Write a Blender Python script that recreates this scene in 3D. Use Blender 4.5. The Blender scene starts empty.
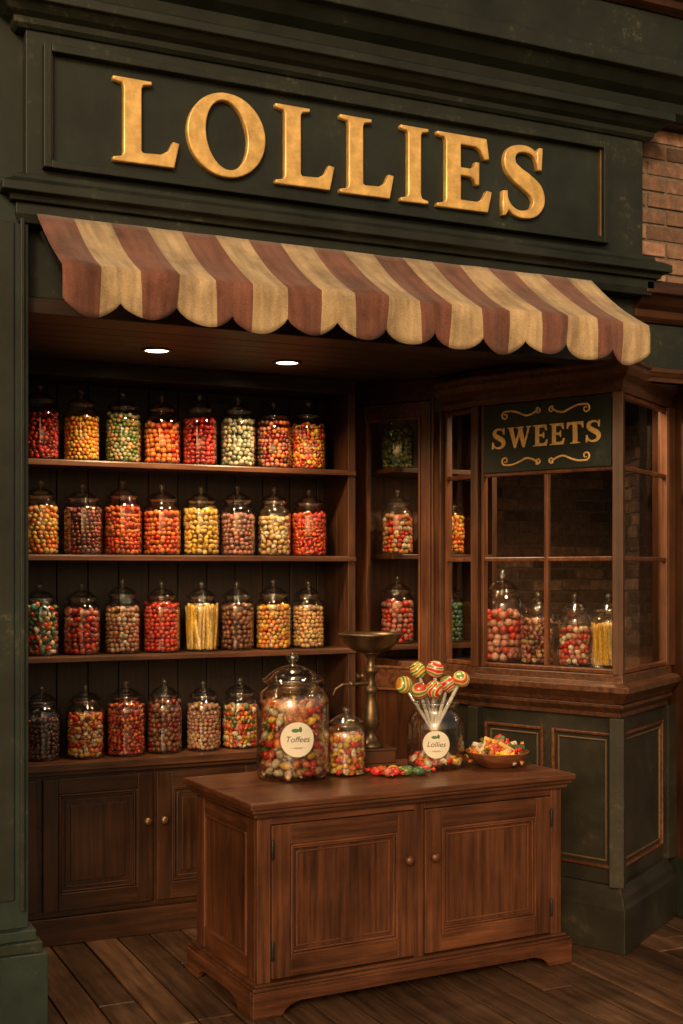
import bpy, math, random
import numpy as np
from mathutils import Vector, Matrix, Euler
random.seed(7); rng=np.random.default_rng(7)
sc=bpy.context.scene
COL=sc.collection
FLOOR=-0.02

# ------------------------------------------------------------------ materials
def newmat(name):
    m=bpy.data.materials.new(name); m.use_nodes=True
    nt=m.node_tree; nt.nodes.clear()
    out=nt.nodes.new('ShaderNodeOutputMaterial')
    return m,nt,out
def N(nt,t,**kw):
    n=nt.nodes.new(t)
    for k,v in kw.items():
        if k in n.inputs: n.inputs[k].default_value=v
        else: setattr(n,k,v)
    return n
def ramp(nt,stops):
    r=nt.nodes.new('ShaderNodeValToRGB'); e=r.color_ramp.elements
    while len(e)<len(stops): e.new(0.5)
    for i,(p,c) in enumerate(stops):
        e[i].position=p; e[i].color=(c[0],c[1],c[2],1)
    return r
def math_(nt,op,a,b=None):
    n=nt.nodes.new('ShaderNodeMath'); n.operation=op
    for i,v in enumerate((a,b)):
        if v is None: continue
        if isinstance(v,(int,float)): n.inputs[i].default_value=v
        else: nt.links.new(v,n.inputs[i])
    return n.outputs[0]
def mixc(nt,fac,a,b,bt='MIX'):
    n=nt.nodes.new('ShaderNodeMix'); n.data_type='RGBA'; n.blend_type=bt
    for s,v in ((n.inputs[0],fac),(n.inputs[6],a),(n.inputs[7],b)):
        if isinstance(v,(int,float)): s.default_value=v
        elif isinstance(v,(tuple,list)): s.default_value=(v[0],v[1],v[2],1)
        else: nt.links.new(v,s)
    return n.outputs[2]
def tonevec(nt,scale):
    tc=N(nt,'ShaderNodeTexCoord'); at=N(nt,'ShaderNodeAttribute',attribute_name='tone')
    off=math_(nt,'MULTIPLY',at.outputs['Fac'],37.0)
    va=N(nt,'ShaderNodeVectorMath',operation='ADD'); nt.links.new(tc.outputs['Object'],va.inputs[0]); nt.links.new(off,va.inputs[1])
    mp=N(nt,'ShaderNodeMapping'); mp.inputs['Scale'].default_value=scale
    nt.links.new(va.outputs[0],mp.inputs['Vector'])
    return mp.outputs[0],at.outputs['Fac'],tc
def wood(name,axis,dark,light,rough=0.42,spec=0.45,grain=45,bump=0.25):
    m,nt,out=newmat(name); s=[grain]*3; s[axis]=2.2
    v,tone,tc=tonevec(nt,s)
    n1=N(nt,'ShaderNodeTexNoise',Scale=1.0,Detail=6.0,Roughness=0.65); nt.links.new(v,n1.inputs['Vector'])
    n2=N(nt,'ShaderNodeTexNoise',Scale=3.0,Detail=5.0,Roughness=0.6); nt.links.new(tc.outputs['Object'],n2.inputs['Vector'])
    mid=[(a+b)/2 for a,b in zip(dark,light)]
    r=ramp(nt,[(0.3,dark),(0.52,mid),(0.72,light)]); nt.links.new(n1.outputs[0],r.inputs[0])
    r2=ramp(nt,[(0.3,(0.5,0.46,0.44)),(0.7,(1.15,1.12,1.1))]); nt.links.new(n2.outputs[0],r2.inputs[0])
    c=mixc(nt,1.0,r.outputs[0],r2.outputs[0],'MULTIPLY')
    c=mixc(nt,1.0,c,tone,'MULTIPLY')
    b=N(nt,'ShaderNodeBsdfPrincipled',**{'Specular IOR Level':spec}); nt.links.new(c,b.inputs['Base Color'])
    rr=math_(nt,'ADD',math_(nt,'MULTIPLY',n2.outputs[0],0.3),rough-0.15); nt.links.new(rr,b.inputs['Roughness'])
    bp=N(nt,'ShaderNodeBump',Strength=bump,Distance=0.002); nt.links.new(n1.outputs[0],bp.inputs['Height']); nt.links.new(bp.outputs[0],b.inputs['Normal'])
    nt.links.new(b.outputs[0],out.inputs[0]); return m
def paint(name,base,rough=0.5,wear=(0.09,0.08,0.055),wamt=0.62,spec=0.35):
    m,nt,out=newmat(name); tc=N(nt,'ShaderNodeTexCoord')
    n=N(nt,'ShaderNodeTexNoise',Scale=3.5,Detail=8.0,Roughness=0.65); nt.links.new(tc.outputs['Object'],n.inputs['Vector'])
    n3=N(nt,'ShaderNodeTexNoise',Scale=38.0,Detail=6.0,Roughness=0.75); nt.links.new(tc.outputs['Object'],n3.inputs['Vector'])
    r=ramp(nt,[(0.3,[x*0.5 for x in base]),(0.7,[x*1.55 for x in base])]); nt.links.new(n.outputs[0],r.inputs[0])
    s=math_(nt,'MULTIPLY',n3.outputs[0],n.outputs[0]); w=ramp(nt,[(wamt*0.52,(0,0,0)),(wamt*0.52+0.08,(1,1,1))]); nt.links.new(s,w.inputs[0])
    wf=math_(nt,'MULTIPLY',w.outputs[0],0.55)
    c=mixc(nt,wf,r.outputs[0],wear)
    b=N(nt,'ShaderNodeBsdfPrincipled',**{'Specular IOR Level':spec}); nt.links.new(c,b.inputs['Base Color'])
    nt.links.new(math_(nt,'ADD',math_(nt,'MULTIPLY',n.outputs[0],0.35),rough-0.15),b.inputs['Roughness'])
    bp=N(nt,'ShaderNodeBump',Strength=0.3,Distance=0.003); nt.links.new(n3.outputs[0],bp.inputs['Height']); nt.links.new(bp.outputs[0],b.inputs['Normal'])
    nt.links.new(b.outputs[0],out.inputs[0]); return m
def simple(name,c,rough=0.5,metal=0.0,spec=0.5,var=0.25,scale=25,bump=0.1):
    m,nt,out=newmat(name); tc=N(nt,'ShaderNodeTexCoord')
    n=N(nt,'ShaderNodeTexNoise',Scale=float(scale),Detail=6.0,Roughness=0.65); nt.links.new(tc.outputs['Object'],n.inputs['Vector'])
    r=ramp(nt,[(0.3,[x*(1-var) for x in c]),(0.7,[min(1,x*(1+var)) for x in c])]); nt.links.new(n.outputs[0],r.inputs[0])
    b=N(nt,'ShaderNodeBsdfPrincipled',Roughness=rough,Metallic=metal,**{'Specular IOR Level':spec}); nt.links.new(r.outputs[0],b.inputs['Base Color'])
    bp=N(nt,'ShaderNodeBump',Strength=bump,Distance=0.002); nt.links.new(n.outputs[0],bp.inputs['Height']); nt.links.new(bp.outputs[0],b.inputs['Normal'])
    nt.links.new(b.outputs[0],out.inputs[0]); return m
def glass(name,tint=(0.95,0.96,0.94),edge=(0.45,0.47,0.42),f0=0.05,rough=0.02,wavy=0.0,pw=4.0):
    m,nt,out=newmat(name)
    lw=N(nt,'ShaderNodeLayerWeight',Blend=0.5)
    f=lw.outputs['Facing']
    f5=math_(nt,'POWER',f,pw); fac=math_(nt,'ADD',math_(nt,'MULTIPLY',f5,0.8),f0)
    f3=math_(nt,'POWER',f,2.6)
    c=mixc(nt,f3,tint,edge)
    t=N(nt,'ShaderNodeBsdfTransparent'); nt.links.new(c,t.inputs[0])
    g=N(nt,'ShaderNodeBsdfGlossy',Roughness=rough)
    if wavy>0:
        tc=N(nt,'ShaderNodeTexCoord'); n=N(nt,'ShaderNodeTexNoise',Scale=5.0,Detail=1.0); nt.links.new(tc.outputs['Object'],n.inputs['Vector'])
        bp=N(nt,'ShaderNodeBump',Strength=wavy,Distance=0.01); nt.links.new(n.outputs[0],bp.inputs['Height']); nt.links.new(bp.outputs[0],g.inputs['Normal'])
    mx=N(nt,'ShaderNodeMixShader'); nt.links.new(fac,mx.inputs[0]); nt.links.new(t.outputs[0],mx.inputs[1]); nt.links.new(g.outputs[0],mx.inputs[2])
    nt.links.new(mx.outputs[0],out.inputs[0]); return m
def candymat():
    m,nt,out=newmat('hard_candy'); at=N(nt,'ShaderNodeAttribute',attribute_name='ccol')
    tc=N(nt,'ShaderNodeTexCoord'); n=N(nt,'ShaderNodeTexNoise',Scale=90.0,Detail=3.0); nt.links.new(tc.outputs['Object'],n.inputs['Vector'])
    r=ramp(nt,[(0.35,(0.65,0.65,0.65)),(0.65,(1.2,1.2,1.2))]); nt.links.new(n.outputs[0],r.inputs[0])
    c=mixc(nt,1.0,at.outputs['Color'],r.outputs[0],'MULTIPLY')
    b=N(nt,'ShaderNodeBsdfPrincipled',Roughness=0.33,**{'Specular IOR Level':0.5}); nt.links.new(c,b.inputs['Base Color'])
    nt.links.new(b.outputs[0],out.inputs[0]); return m
def fabric(name,c):
    m,nt,out=newmat(name); tc=N(nt,'ShaderNodeTexCoord')
    n=N(nt,'ShaderNodeTexNoise',Scale=5.0,Detail=9.0,Roughness=0.7); nt.links.new(tc.outputs['Object'],n.inputs['Vector'])
    mp=N(nt,'ShaderNodeMapping'); mp.inputs['Scale'].default_value=(30,4,4); nt.links.new(tc.outputs['Object'],mp.inputs[0])
    n2=N(nt,'ShaderNodeTexNoise',Scale=1.0,Detail=5.0); nt.links.new(mp.outputs[0],n2.inputs['Vector'])
    n3=N(nt,'ShaderNodeTexNoise',Scale=260.0,Detail=2.0); nt.links.new(tc.outputs['Object'],n3.inputs['Vector'])
    r=ramp(nt,[(0.28,[x*0.5 for x in c]),(0.5,c),(0.75,[x*1.3 for x in c])]); nt.links.new(n.outputs[0],r.inputs[0])
    r2=ramp(nt,[(0.35,(0.70,0.68,0.66)),(0.65,(1.12,1.12,1.12))]); nt.links.new(n2.outputs[0],r2.inputs[0])
    r3=ramp(nt,[(0.35,(0.8,0.8,0.8)),(0.65,(1.1,1.1,1.1))]); nt.links.new(n3.outputs[0],r3.inputs[0])
    cc=mixc(nt,1.0,r.outputs[0],r2.outputs[0],'MULTIPLY'); cc=mixc(nt,1.0,cc,r3.outputs[0],'MULTIPLY')
    b=N(nt,'ShaderNodeBsdfPrincipled',Roughness=0.9,**{'Specular IOR Level':0.1,'Sheen Weight':0.2}); nt.links.new(cc,b.inputs['Base Color'])
    bp=N(nt,'ShaderNodeBump',Strength=0.5,Distance=0.002); nt.links.new(n3.outputs[0],bp.inputs['Height']); nt.links.new(bp.outputs[0],b.inputs['Normal'])
    nt.links.new(b.outputs[0],out.inputs[0]); return m
def brickm():
    m,nt,out=newmat('brick_clay'); v,tone,tc=tonevec(nt,(1,1,1))
    n=N(nt,'ShaderNodeTexNoise',Scale=22.0,Detail=8.0,Roughness=0.7); nt.links.new(v,n.inputs['Vector'])
    r=ramp(nt,[(0.3,(0.08,0.047,0.033)),(0.55,(0.175,0.097,0.064)),(0.75,(0.28,0.185,0.13))]); nt.links.new(n.outputs[0],r.inputs[0])
    c=mixc(nt,1.0,r.outputs[0],tone,'MULTIPLY')
    b=N(nt,'ShaderNodeBsdfPrincipled',Roughness=0.9); nt.links.new(c,b.inputs['Base Color'])
    bp=N(nt,'ShaderNodeBump',Strength=0.8,Distance=0.005); nt.links.new(n.outputs[0],bp.inputs['Height']); nt.links.new(bp.outputs[0],b.inputs['Normal'])
    nt.links.new(b.outputs[0],out.inputs[0]); return m
def swirl():
    m,nt,out=newmat('lollipop_swirl'); tc=N(nt,'ShaderNodeTexCoord')
    oi=N(nt,'ShaderNodeObjectInfo')
    w=N(nt,'ShaderNodeTexWave',wave_type='BANDS',Scale=11.0,Distortion=7.0,Detail=1.5); w.inputs['Detail Scale'].default_value=1.0
    va=N(nt,'ShaderNodeVectorMath',operation='ADD'); nt.links.new(tc.outputs['Object'],va.inputs[0]); nt.links.new(oi.outputs['Random'],va.inputs[1])
    nt.links.new(va.outputs[0],w.inputs['Vector'])
    r=ramp(nt,[(0.0,(0.42,0.03,0.02)),(0.28,(0.55,0.09,0.03)),(0.42,(0.66,0.50,0.30)),(0.58,(0.65,0.36,0.05)),(0.72,(0.66,0.50,0.30)),(0.85,(0.14,0.22,0.05))]); nt.links.new(w.outputs[0],r.inputs[0])
    hs=N(nt,'ShaderNodeHueSaturation'); nt.links.new(math_(nt,'ADD',math_(nt,'MULTIPLY',oi.outputs['Random'],0.12),0.46),hs.inputs['Hue']); nt.links.new(r.outputs[0],hs.inputs['Color'])
    b=N(nt,'ShaderNodeBsdfPrincipled',Roughness=0.22,**{'Coat Weight':0.5}); nt.links.new(hs.outputs[0],b.inputs['Base Color'])
    nt.links.new(b.outputs[0],out.inputs[0]); return m
def emis(name,c,s):
    m,nt,out=newmat(name); e=N(nt,'ShaderNodeEmission',Strength=s); e.inputs[0].default_value=(*c,1); nt.links.new(e.outputs[0],out.inputs[0]); return m

D1,L1=(0.030,0.0098,0.004),(0.160,0.058,0.024)      # counter
D2,L2=(0.020,0.0078,0.0036),(0.095,0.037,0.0155)    # joinery
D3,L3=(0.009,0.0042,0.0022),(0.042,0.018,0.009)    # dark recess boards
CW=[wood('counter_oak_%s'%a,i,D1,L1,0.36) for i,a in enumerate('xyz')]
DW=[wood('dark_oak_%s'%a,i,D2,L2,0.40) for i,a in enumerate('xyz')]
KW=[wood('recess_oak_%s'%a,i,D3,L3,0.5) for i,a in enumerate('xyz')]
BW=wood('deck_board',1,(0.030,0.0155,0.0085),(0.150,0.080,0.044),0.40,0.4,30,0.6)
GREEN=paint('green_paint',(0.0115,0.0150,0.0105))
GREENB=paint('green_paint_blue',(0.013,0.0225,0.0175))
BAYG=paint('bay_paint',(0.0170,0.0150,0.0095),0.45,(0.07,0.042,0.022),0.6)
SIGNG=paint('sign_panel_paint',(0.0100,0.0150,0.0112),0.55,(0.045,0.04,0.03),0.64)
GOLD=simple('gold_leaf',(0.76,0.47,0.16),0.40,0.40,0.5,0.36,16,0.5)
GOLDF=simple('gold_lettering',(0.66,0.43,0.16),0.5,0.1,0.4,0.3,40,0.1)
GOLDD=simple('gold_line',(0.10,0.058,0.025),0.5,0.2,0.5,0.3,20)
BRASS=simple('aged_brass',(0.11,0.072,0.038),0.38,0.8,0.5,0.5,18,0.4)
KNOB=simple('knob_brass',(0.22,0.13,0.06),0.32,0.7,0.5,0.3,18,0.2)
IRON=simple('dark_iron',(0.03,0.027,0.025),0.45,0.7)
WHITE=simple('paper_label',(0.62,0.57,0.48),0.7,0,0.2,0.06,30)
STICK=simple('paper_stick',(0.5,0.47,0.42),0.6,0,0.3,0.08)
MORTAR=simple('mortar',(0.15,0.12,0.09),0.95,0,0.1,0.3,40,0.8)
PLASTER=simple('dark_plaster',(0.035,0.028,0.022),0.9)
STONE=simple('street_paving',(0.10,0.09,0.08),0.85,0,0.3,0.3,4)
INK=simple('label_ink',(0.03,0.03,0.025),0.7)
LEAF=simple('label_leaf',(0.05,0.14,0.05),0.7)
BRICK=brickm(); CANDY=candymat(); SWIRL=swirl()
RED=fabric('awning_red',(0.175,0.073,0.052)); CREAM=fabric('awning_cream',(0.43,0.315,0.185))
JG=glass('jar_glass',(0.96,0.965,0.95),(0.62,0.64,0.58),0.09,0.06,0,2.2); WG=glass('window_glass',(0.92,0.93,0.91),(0.5,0.52,0.5),0.08,0.01,0.12)
CELLO=glass('cellophane',(0.9,0.9,0.88),(0.6,0.6,0.55),0.15,0.15)
LAMP=emis('downlight_lens',(1.0,0.74,0.42),14.0)

# ------------------------------------------------------------------ mesh builder
class B:
    def __init__(s,name,mats,parent=None,M=None,bevel=0.003,seg=2):
        s.name=name; s.mats=mats; s.v=[]; s.f=[]; s.mi=[]; s.sm=[]; s.t=[]
        s.parent=parent; s.M=M or Matrix.Identity(4); s.bevel=bevel; s.seg=seg
    def _add(s,vs,fs,m,smooth=False,tone=None):
        o=len(s.v); t=random.uniform(0.78,1.18) if tone is None else tone
        for p in vs: s.v.append(s.M@Vector(p)); s.t.append(t)
        for f in fs: s.f.append([o+i for i in f]); s.mi.append(m); s.sm.append(smooth)
    def box(s,x0,x1,y0,y1,z0,z1,m=None,tone=None):
        if m is None:
            d=[abs(x1-x0),abs(y1-y0),abs(z1-z0)]; m=d.index(max(d))
        vs=[(x,y,z) for z in (z0,z1) for x,y in ((x0,y0),(x1,y0),(x1,y1),(x0,y1))]
        s._add(vs,[(0,3,2,1),(4,5,6,7),(0,1,5,4),(1,2,6,5),(2,3,7,6),(3,0,4,7)],m,False,tone)
    def prism(s,poly,z0,z1,m=0,tone=None):
        n=len(poly); vs=[(x,y,z0) for x,y in poly]+[(x,y,z1) for x,y in poly]
        s._add(vs,[tuple(range(n))[::-1],tuple(range(n,2*n))]+[(i,(i+1)%n,n+(i+1)%n,n+i) for i in range(n)],m,False,tone)
    def prism_xz(s,poly,y0,y1,m=0,tone=None):
        n=len(poly); vs=[(x,y0,z) for x,z in poly]+[(x,y1,z) for x,z in poly]
        s._add(vs,[tuple(range(n)),tuple(range(n,2*n))[::-1]]+[((i+1)%n,i,n+i,n+(i+1)%n) for i in range(n)],m,False,tone)
    def prism_yz(s,poly,x0,x1,m=0,tone=None):
        n=len(poly); vs=[(x0,y,z) for y,z in poly]+[(x1,y,z) for y,z in poly]
        s._add(vs,[tuple(range(n))[::-1],tuple(range(n,2*n))]+[(i,(i+1)%n,n+(i+1)%n,n+i) for i in range(n)],m,False,tone)
    def lathe(s,prof,c,m=0,seg=32,axis='z',closed=False,tone=1.0):
        vs=[];k=len(prof)
        for i in range(seg):
            a=2*math.pi*i/seg
            for r,h in prof:
                x,y=r*math.cos(a),r*math.sin(a)
                p=(x,y,h) if axis=='z' else ((x,-h,y) if axis=='y' else (-h,x,y))
                vs.append((c[0]+p[0],c[1]+p[1],c[2]+p[2]))
        fs=[]
        for i in range(seg):
            j=(i+1)%seg
            for q in range(k-1): fs.append((i*k+q,j*k+q,j*k+q+1,i*k+q+1))
        s._add(vs,fs,m,True,tone)
    def tube(s,p0,p1,r0,r1,m=0,seg=12):
        p0=Vector(p0);p1=Vector(p1); d=(p1-p0).normalized(); a=d.orthogonal().normalized(); b=d.cross(a)
        vs=[]
        for p,r in ((p0,r0),(p1,r1)):
            for i in range(seg):
                t=2*math.pi*i/seg; vs.append(tuple(p+a*(r*math.cos(t))+b*(r*math.sin(t))))
        s._add(vs,[(i,(i+1)%seg,seg+(i+1)%seg,seg+i) for i in range(seg)],m,True,1.0)
        s._add(vs[:seg],[tuple(range(seg))],m,False,1.0); s._add(vs[seg:],[tuple(range(seg))],m,False,1.0)
    def sweep(s,path,prof,m=0,tone=1.0):
        P=[Vector((p[0],p[1])) for p in path]; k=len(prof); vs=[]
        for i,p in enumerate(P):
            ns=[]
            if i>0: d=(P[i]-P[i-1]).normalized(); ns.append(Vector((d.y,-d.x)))
            if i<len(P)-1: d=(P[i+1]-P[i]).normalized(); ns.append(Vector((d.y,-d.x)))
            n=sum(ns,Vector((0,0))).normalized(); sc_=1/max(0.3,n.dot(ns[0]))
            for o,z in prof: q=p+n*(o*sc_); vs.append((q.x,q.y,z))
        fs=[]
        for i in range(len(P)-1):
            for q in range(k): fs.append((i*k+q,(i+1)*k+q,(i+1)*k+(q+1)%k,i*k+(q+1)%k))
        fs.append(tuple(range(k))[::-1]); fs.append(tuple(range((len(P)-1)*k,len(P)*k)))
        s._add(vs,fs,m,False,tone)
    def finish(s):
        me=bpy.data.meshes.new(s.name); me.from_pydata([tuple(v) for v in s.v],[],s.f)
        for m in s.mats: me.materials.append(m)
        me.polygons.foreach_set('material_index',s.mi); me.polygons.foreach_set('use_smooth',s.sm)
        a=me.attributes.new('tone','FLOAT','POINT'); a.data.foreach_set('value',s.t)
        me.update()
        import bmesh
        bm=bmesh.new(); bm.from_mesh(me); bmesh.ops.recalc_face_normals(bm,faces=bm.faces); bm.to_mesh(me); bm.free()
        ob=bpy.data.objects.new(s.name,me); COL.objects.link(ob)
        if s.parent: ob.parent=s.parent
        if s.bevel:
            md=ob.modifiers.new('bevel','BEVEL'); md.width=s.bevel; md.segments=s.seg; md.limit_method='ANGLE'; md.angle_limit=math.radians(50)
        return ob
def empty(name,loc=(0,0,0),rotz=0):
    e=bpy.data.objects.new(name,None); e.location=loc; e.rotation_euler=(0,0,rotz); e.empty_display_size=0.1; COL.objects.link(e); return e
def frame(A,Bp):
    A=Vector(A);Bp=Vector(Bp); d=Bp-A; L=d.length; u=d/L
    M=Matrix(((u.x,-u.y,0,A.x),(u.y,u.x,0,A.y),(0,0,1,0),(0,0,0,1)))
    return M,L
def door(b,x0,x1,z0,z1,y,sw=0.06,mx=0,mz=2,mp=2,bead=None,t=0.025,raised=False,rings=((0,-0.005,0.009),(0.011,0.003,0.007),(0.030,0.010,0.006))):
    bead=mx if bead is None else bead
    b.box(x0,x0+sw,y,y+t,z0,z1,mz); b.box(x1-sw,x1,y,y+t,z0,z1,mz)
    b.box(x0+sw,x1-sw,y+0.001,y+t,z0,z0+sw,mx); b.box(x0+sw,x1-sw,y+0.001,y+t,z1-sw,z1,mx)
    a0,a1,c0,c1=x0+sw,x1-sw,z0+sw,z1-sw
    b.box(a0,a1,y+0.017,y+t-0.001,c0,c1,mp,0.9)
    for o,yy,kk in rings:
        p0,p1,q0,q1=a0+o,a1-o,c0+o,c1-o
        b.box(p0,p0+kk,y+yy,y+0.019,q0,q1,mz,1.25); b.box(p1-kk,p1,y+yy,y+0.019,q0,q1,mz,1.25)
        b.box(p0+kk,p1-kk,y+yy+0.001,y+0.019,q0,q0+kk,bead,1.25); b.box(p0+kk,p1-kk,y+yy+0.001,y+0.019,q1-kk,q1,bead,1.25)
    if raised:
        i=0.055
        b.box(a0+i,a1-i,y+0.012,y+0.018,c0+i,c1-i,mp,1.0)

# ------------------------------------------------------------------ ground
g=B('ground',[STONE],bevel=0); g.box(-400,400,-400,400,-0.5,-0.075,0,1); g.finish()
bw=B('boardwalk',[BW],bevel=0.004)
x=-3.0
while x<9:
    w=0.15; y=-1.0+random.uniform(-1.4,0)
    while y<6.6:
        L=random.uniform(1.6,2.8); dz=random.uniform(-0.0025,0.0015)
        bw.box(x+0.004,x+w-0.004,y+0.003,min(y+L,6.8)-0.003,FLOOR-0.035,FLOOR+dz,0,random.uniform(0.6,1.25)); y+=L
    x+=w
bw.finish()

# ------------------------------------------------------------------ shop building
shop=empty('sweet_shop')
P0=(3.097,5.40);P1=(3.137,5.134);P2=(3.437,4.44);P3=(4.01,4.81);PD=(2.76,5.95)
b=B('pilaster',[GREEN,GREENB,GOLDD],shop)
b.box(-2.0,0.70,4.50,4.9,FLOOR,4.6,0)
b.box(0.66,0.875,4.43,4.80,0.40,2.96,1)
b.box(0.685,0.70,4.415,4.43,0.46,2.9,0); b.box(0.845,0.86,4.415,4.43,0.46,2.9,0)
b.box(0.72,0.825,4.421,4.43,0.50,2.86,0)
b.box(0.55,0.925,4.34,4.82,FLOOR,0.33,1); b.box(0.57,0.91,4.36,4.81,0.33,0.365,0); b.box(0.60,0.895,4.39,4.805,0.365,0.40,1)
b.box(-2.0,0.55,4.42,4.5,FLOOR,0.33,0)
b.finish()
b=B('upper_facade',[GREEN,DW[0]],shop,bevel=0.004)
b.box(0.70,3.56,4.50,4.75,2.62,3.66,0)
b.box(-2.0,9,4.47,4.8,3.66,4.62,0)
def cornice(pa,z0,z1,out,m,base=0.0):
    h=z1-z0
    prof=[(-0.05,z0),(base+0.01,z0),(base+out*0.25,z0+h*0.12),(base+out*0.3,z0+h*0.3),(base+out*0.55,z0+h*0.42),(base+out*0.8,z0+h*0.62),(base+out,z0+h*0.66),(base+out,z0+h*0.93),(base+out*0.95,z1),(-0.05,z1)]
    b.sweep(pa,prof,m)
cornice([(-2,4.47),(9,4.47)],3.665,3.88,0.15,0)
b.box(-2,9,4.462,4.47,3.93,4.12,0)
cornice([(-2,4.47),(9,4.47)],4.14,4.30,0.16,1)
b.box(3.56,9,4.52,4.56,2.50,2.76,0)
cornice([(3.56,4.52),(9,4.52)],2.765,2.93,0.11,1)
cornice([(3.56,4.52),(9,4.52)],2.50,2.56,0.03,1)
b.finish()
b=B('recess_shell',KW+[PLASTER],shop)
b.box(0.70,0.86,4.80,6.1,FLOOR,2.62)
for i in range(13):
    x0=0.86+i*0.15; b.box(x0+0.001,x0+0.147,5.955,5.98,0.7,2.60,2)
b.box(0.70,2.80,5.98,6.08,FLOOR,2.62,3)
y=4.62
while y<6.0:
    b.box(0.86,3.4,y+0.002,y+0.118,2.60,2.618,0); y+=0.12
b.box(0.70,3.56,4.48,4.61,2.56,2.617,0)
b.box(0.70,9,4.62,6.9,2.622,2.66,3)
b.box(0.86,0.875,4.80,5.6,0.8,0.84,1)
b.finish()
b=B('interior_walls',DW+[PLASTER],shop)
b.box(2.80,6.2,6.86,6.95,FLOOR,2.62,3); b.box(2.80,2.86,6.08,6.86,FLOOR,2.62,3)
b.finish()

# glazed door in the diagonal side wall
M,L=frame(PD,P0)
b=B('door_frame',DW+[PLASTER],shop,M)
b.box(-0.02,0.12,0,0.05,FLOOR,2.6,2,0.9); b.box(L-0.07,L+0.01,0,0.05,FLOOR,2.6,2,0.9)
b.box(0.02,0.034,-0.009,0,0.10,2.55,2,1.4); b.box(0.10,0.114,-0.009,0,0.10,2.55,2,1.4); b.box(L-0.062,L-0.050,-0.009,0,0.10,2.55,2,1.4)
b.box(0.12,L-0.07,0.001,0.05,2.50,2.6,0,0.9)
b.finish()
gd=empty('glazed_door')
b=B('door_leaf',CW+[KNOB],gd,M)
a0,a1=0.125,L-0.075
b.box(a0,a0+0.065,0.004,0.045,0.0,2.495,2,1.0); b.box(a1-0.055,a1,0.004,0.045,0.0,2.495,2,1.0)
b.box(a0+0.065,a1-0.055,0.005,0.045,2.42,2.495,0,1.0); b.box(a0+0.065,a1-0.055,0.005,0.045,1.05,1.15,0,1.0); b.box(a0+0.065,a1-0.055,0.005,0.045,0.0,0.20,0,1.0)
b.box(a0+0.065,a1-0.055,0.020,0.040,0.20,1.05,2,0.8)
for q0,q1 in ((0.20,1.05),(1.15,2.42)):
    p0,p1=a0+0.065,a1-0.055
    b.box(p0,p0+0.012,-0.003,0.03,q0,q1,2,1.5); b.box(p1-0.012,p1,-0.003,0.03,q0,q1,2,1.5)
    b.box(p0+0.012,p1-0.012,-0.002,0.03,q0,q0+0.012,0,1.5); b.box(p0+0.012,p1-0.012,-0.002,0.03,q1-0.012,q1,0,1.5)
b.lathe([(0.0001,0.05),(0.016,0.048),(0.022,0.036),(0.016,0.024),(0.008,0.016),(0.010,0.003),(0.02,0.0),(0.02,-0.004)],(a0+0.032,0.004,1.10),3,16,'y')
b.finish()
gb=B('door_glass',[WG],gd,M,bevel=0)
gb._add([(a0+0.06,0.022,1.14),(a1-0.05,0.022,1.14),(a1-0.05,0.022,2.43),(a0+0.06,0.022,2.43)],[(0,1,2,3)],0)
gb.finish()

# ------------------------------------------------------------------ shelving
sh=empty('wall_shelving')
b=B('shelf_boards',DW,sh)
SZ=[1.26,1.72,2.15]
for z in SZ:
    b.box(0.875,2.74,5.66,5.95,z-0.024,z,0,1.2); b.box(0.875,2.74,5.648,5.66,z-0.028,z-0.004,0,1.7)
b.box(0.875,2.74,5.66,5.95,2.53,2.60,0,0.6)
b.box(2.70,2.742,5.66,5.952,0.8,2.53,2)
b.finish()
cab=empty('storage_cabinet')
b=B('cabinet_body',DW+[KNOB],cab)
b.box(0.87,2.74,5.60,5.95,0.10,0.745); b.box(0.865,2.75,5.555,5.95,0.755,0.79,0,1.5); b.box(0.868,2.745,5.57,5.95,0.735,0.755,0)
b.box(0.868,2.745,5.575,5.95,FLOOR,0.10,0)
xs=[(0.90,1.14),(1.165,1.668),(1.686,2.19),(2.21,2.70)]
for x0,x1 in xs: door(b,x0,x1,0.13,0.72,5.578,0.07,raised=True)
for x in (1.638,1.716): b.lathe([(0.0001,0.034),(0.013,0.032),(0.019,0.022),(0.014,0.010),(0.008,0.003),(0.008,-0.005)],(x,5.578,0.50),3,16,'y')
b.finish()

# ------------------------------------------------------------------ bay window
bay=empty('bay_window')
path=[P0,P1,P2,P3]
b=B('bay_joinery',DW+[BAYG,GREENB,CW[0]],bay,bevel=0.003)
def prof_band(z0,z1,o,i=-0.06): return [(i,z0),(o,z0),(o,z1),(i,z1)]
b.sweep(path,[(-0.05,2.43),(0.01,2.43),(0.02,2.455),(0.02,2.48),(0.05,2.50),(0.065,2.525),(0.065,2.545),(0.075,2.55),(0.075,2.565),(-0.05,2.565)],0,1.4)
b.sweep(path,prof_band(2.566,2.615,0.0),0)
b.sweep(path,[(-0.06,1.06),(0.012,1.06),(0.025,1.08),(0.05,1.105),(0.062,1.115),(0.062,1.14),(0.045,1.15),(0.02,1.155),(0.015,1.19),(-0.06,1.19)],0,1.4)
b.sweep(path,[(-0.05,1.0),(0.0,1.0),(0.0,1.02),(0.02,1.045),(0.02,1.0595),(-0.05,1.0595)],0,1.1)
b.sweep(path,prof_band(0.26,1.0,-0.02,-0.08),3)
b.sweep(path,[(-0.08,FLOOR),(0.035,FLOOR),(0.035,0.17),(0.025,0.185),(0.022,0.215),(0.008,0.235),(0.0,0.26),(-0.08,0.26)],3)
b.prism([(P0[0]+.03,P0[1]),(P1[0]+.05,P1[1]),(P2[0]+.02,P2[1]+.06),(P3[0],P3[1]+.03),(4.9,5.0),(4.9,6.4),(3.0,6.4),(2.97,5.6)],1.15,1.188,0,1.4)
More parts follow.
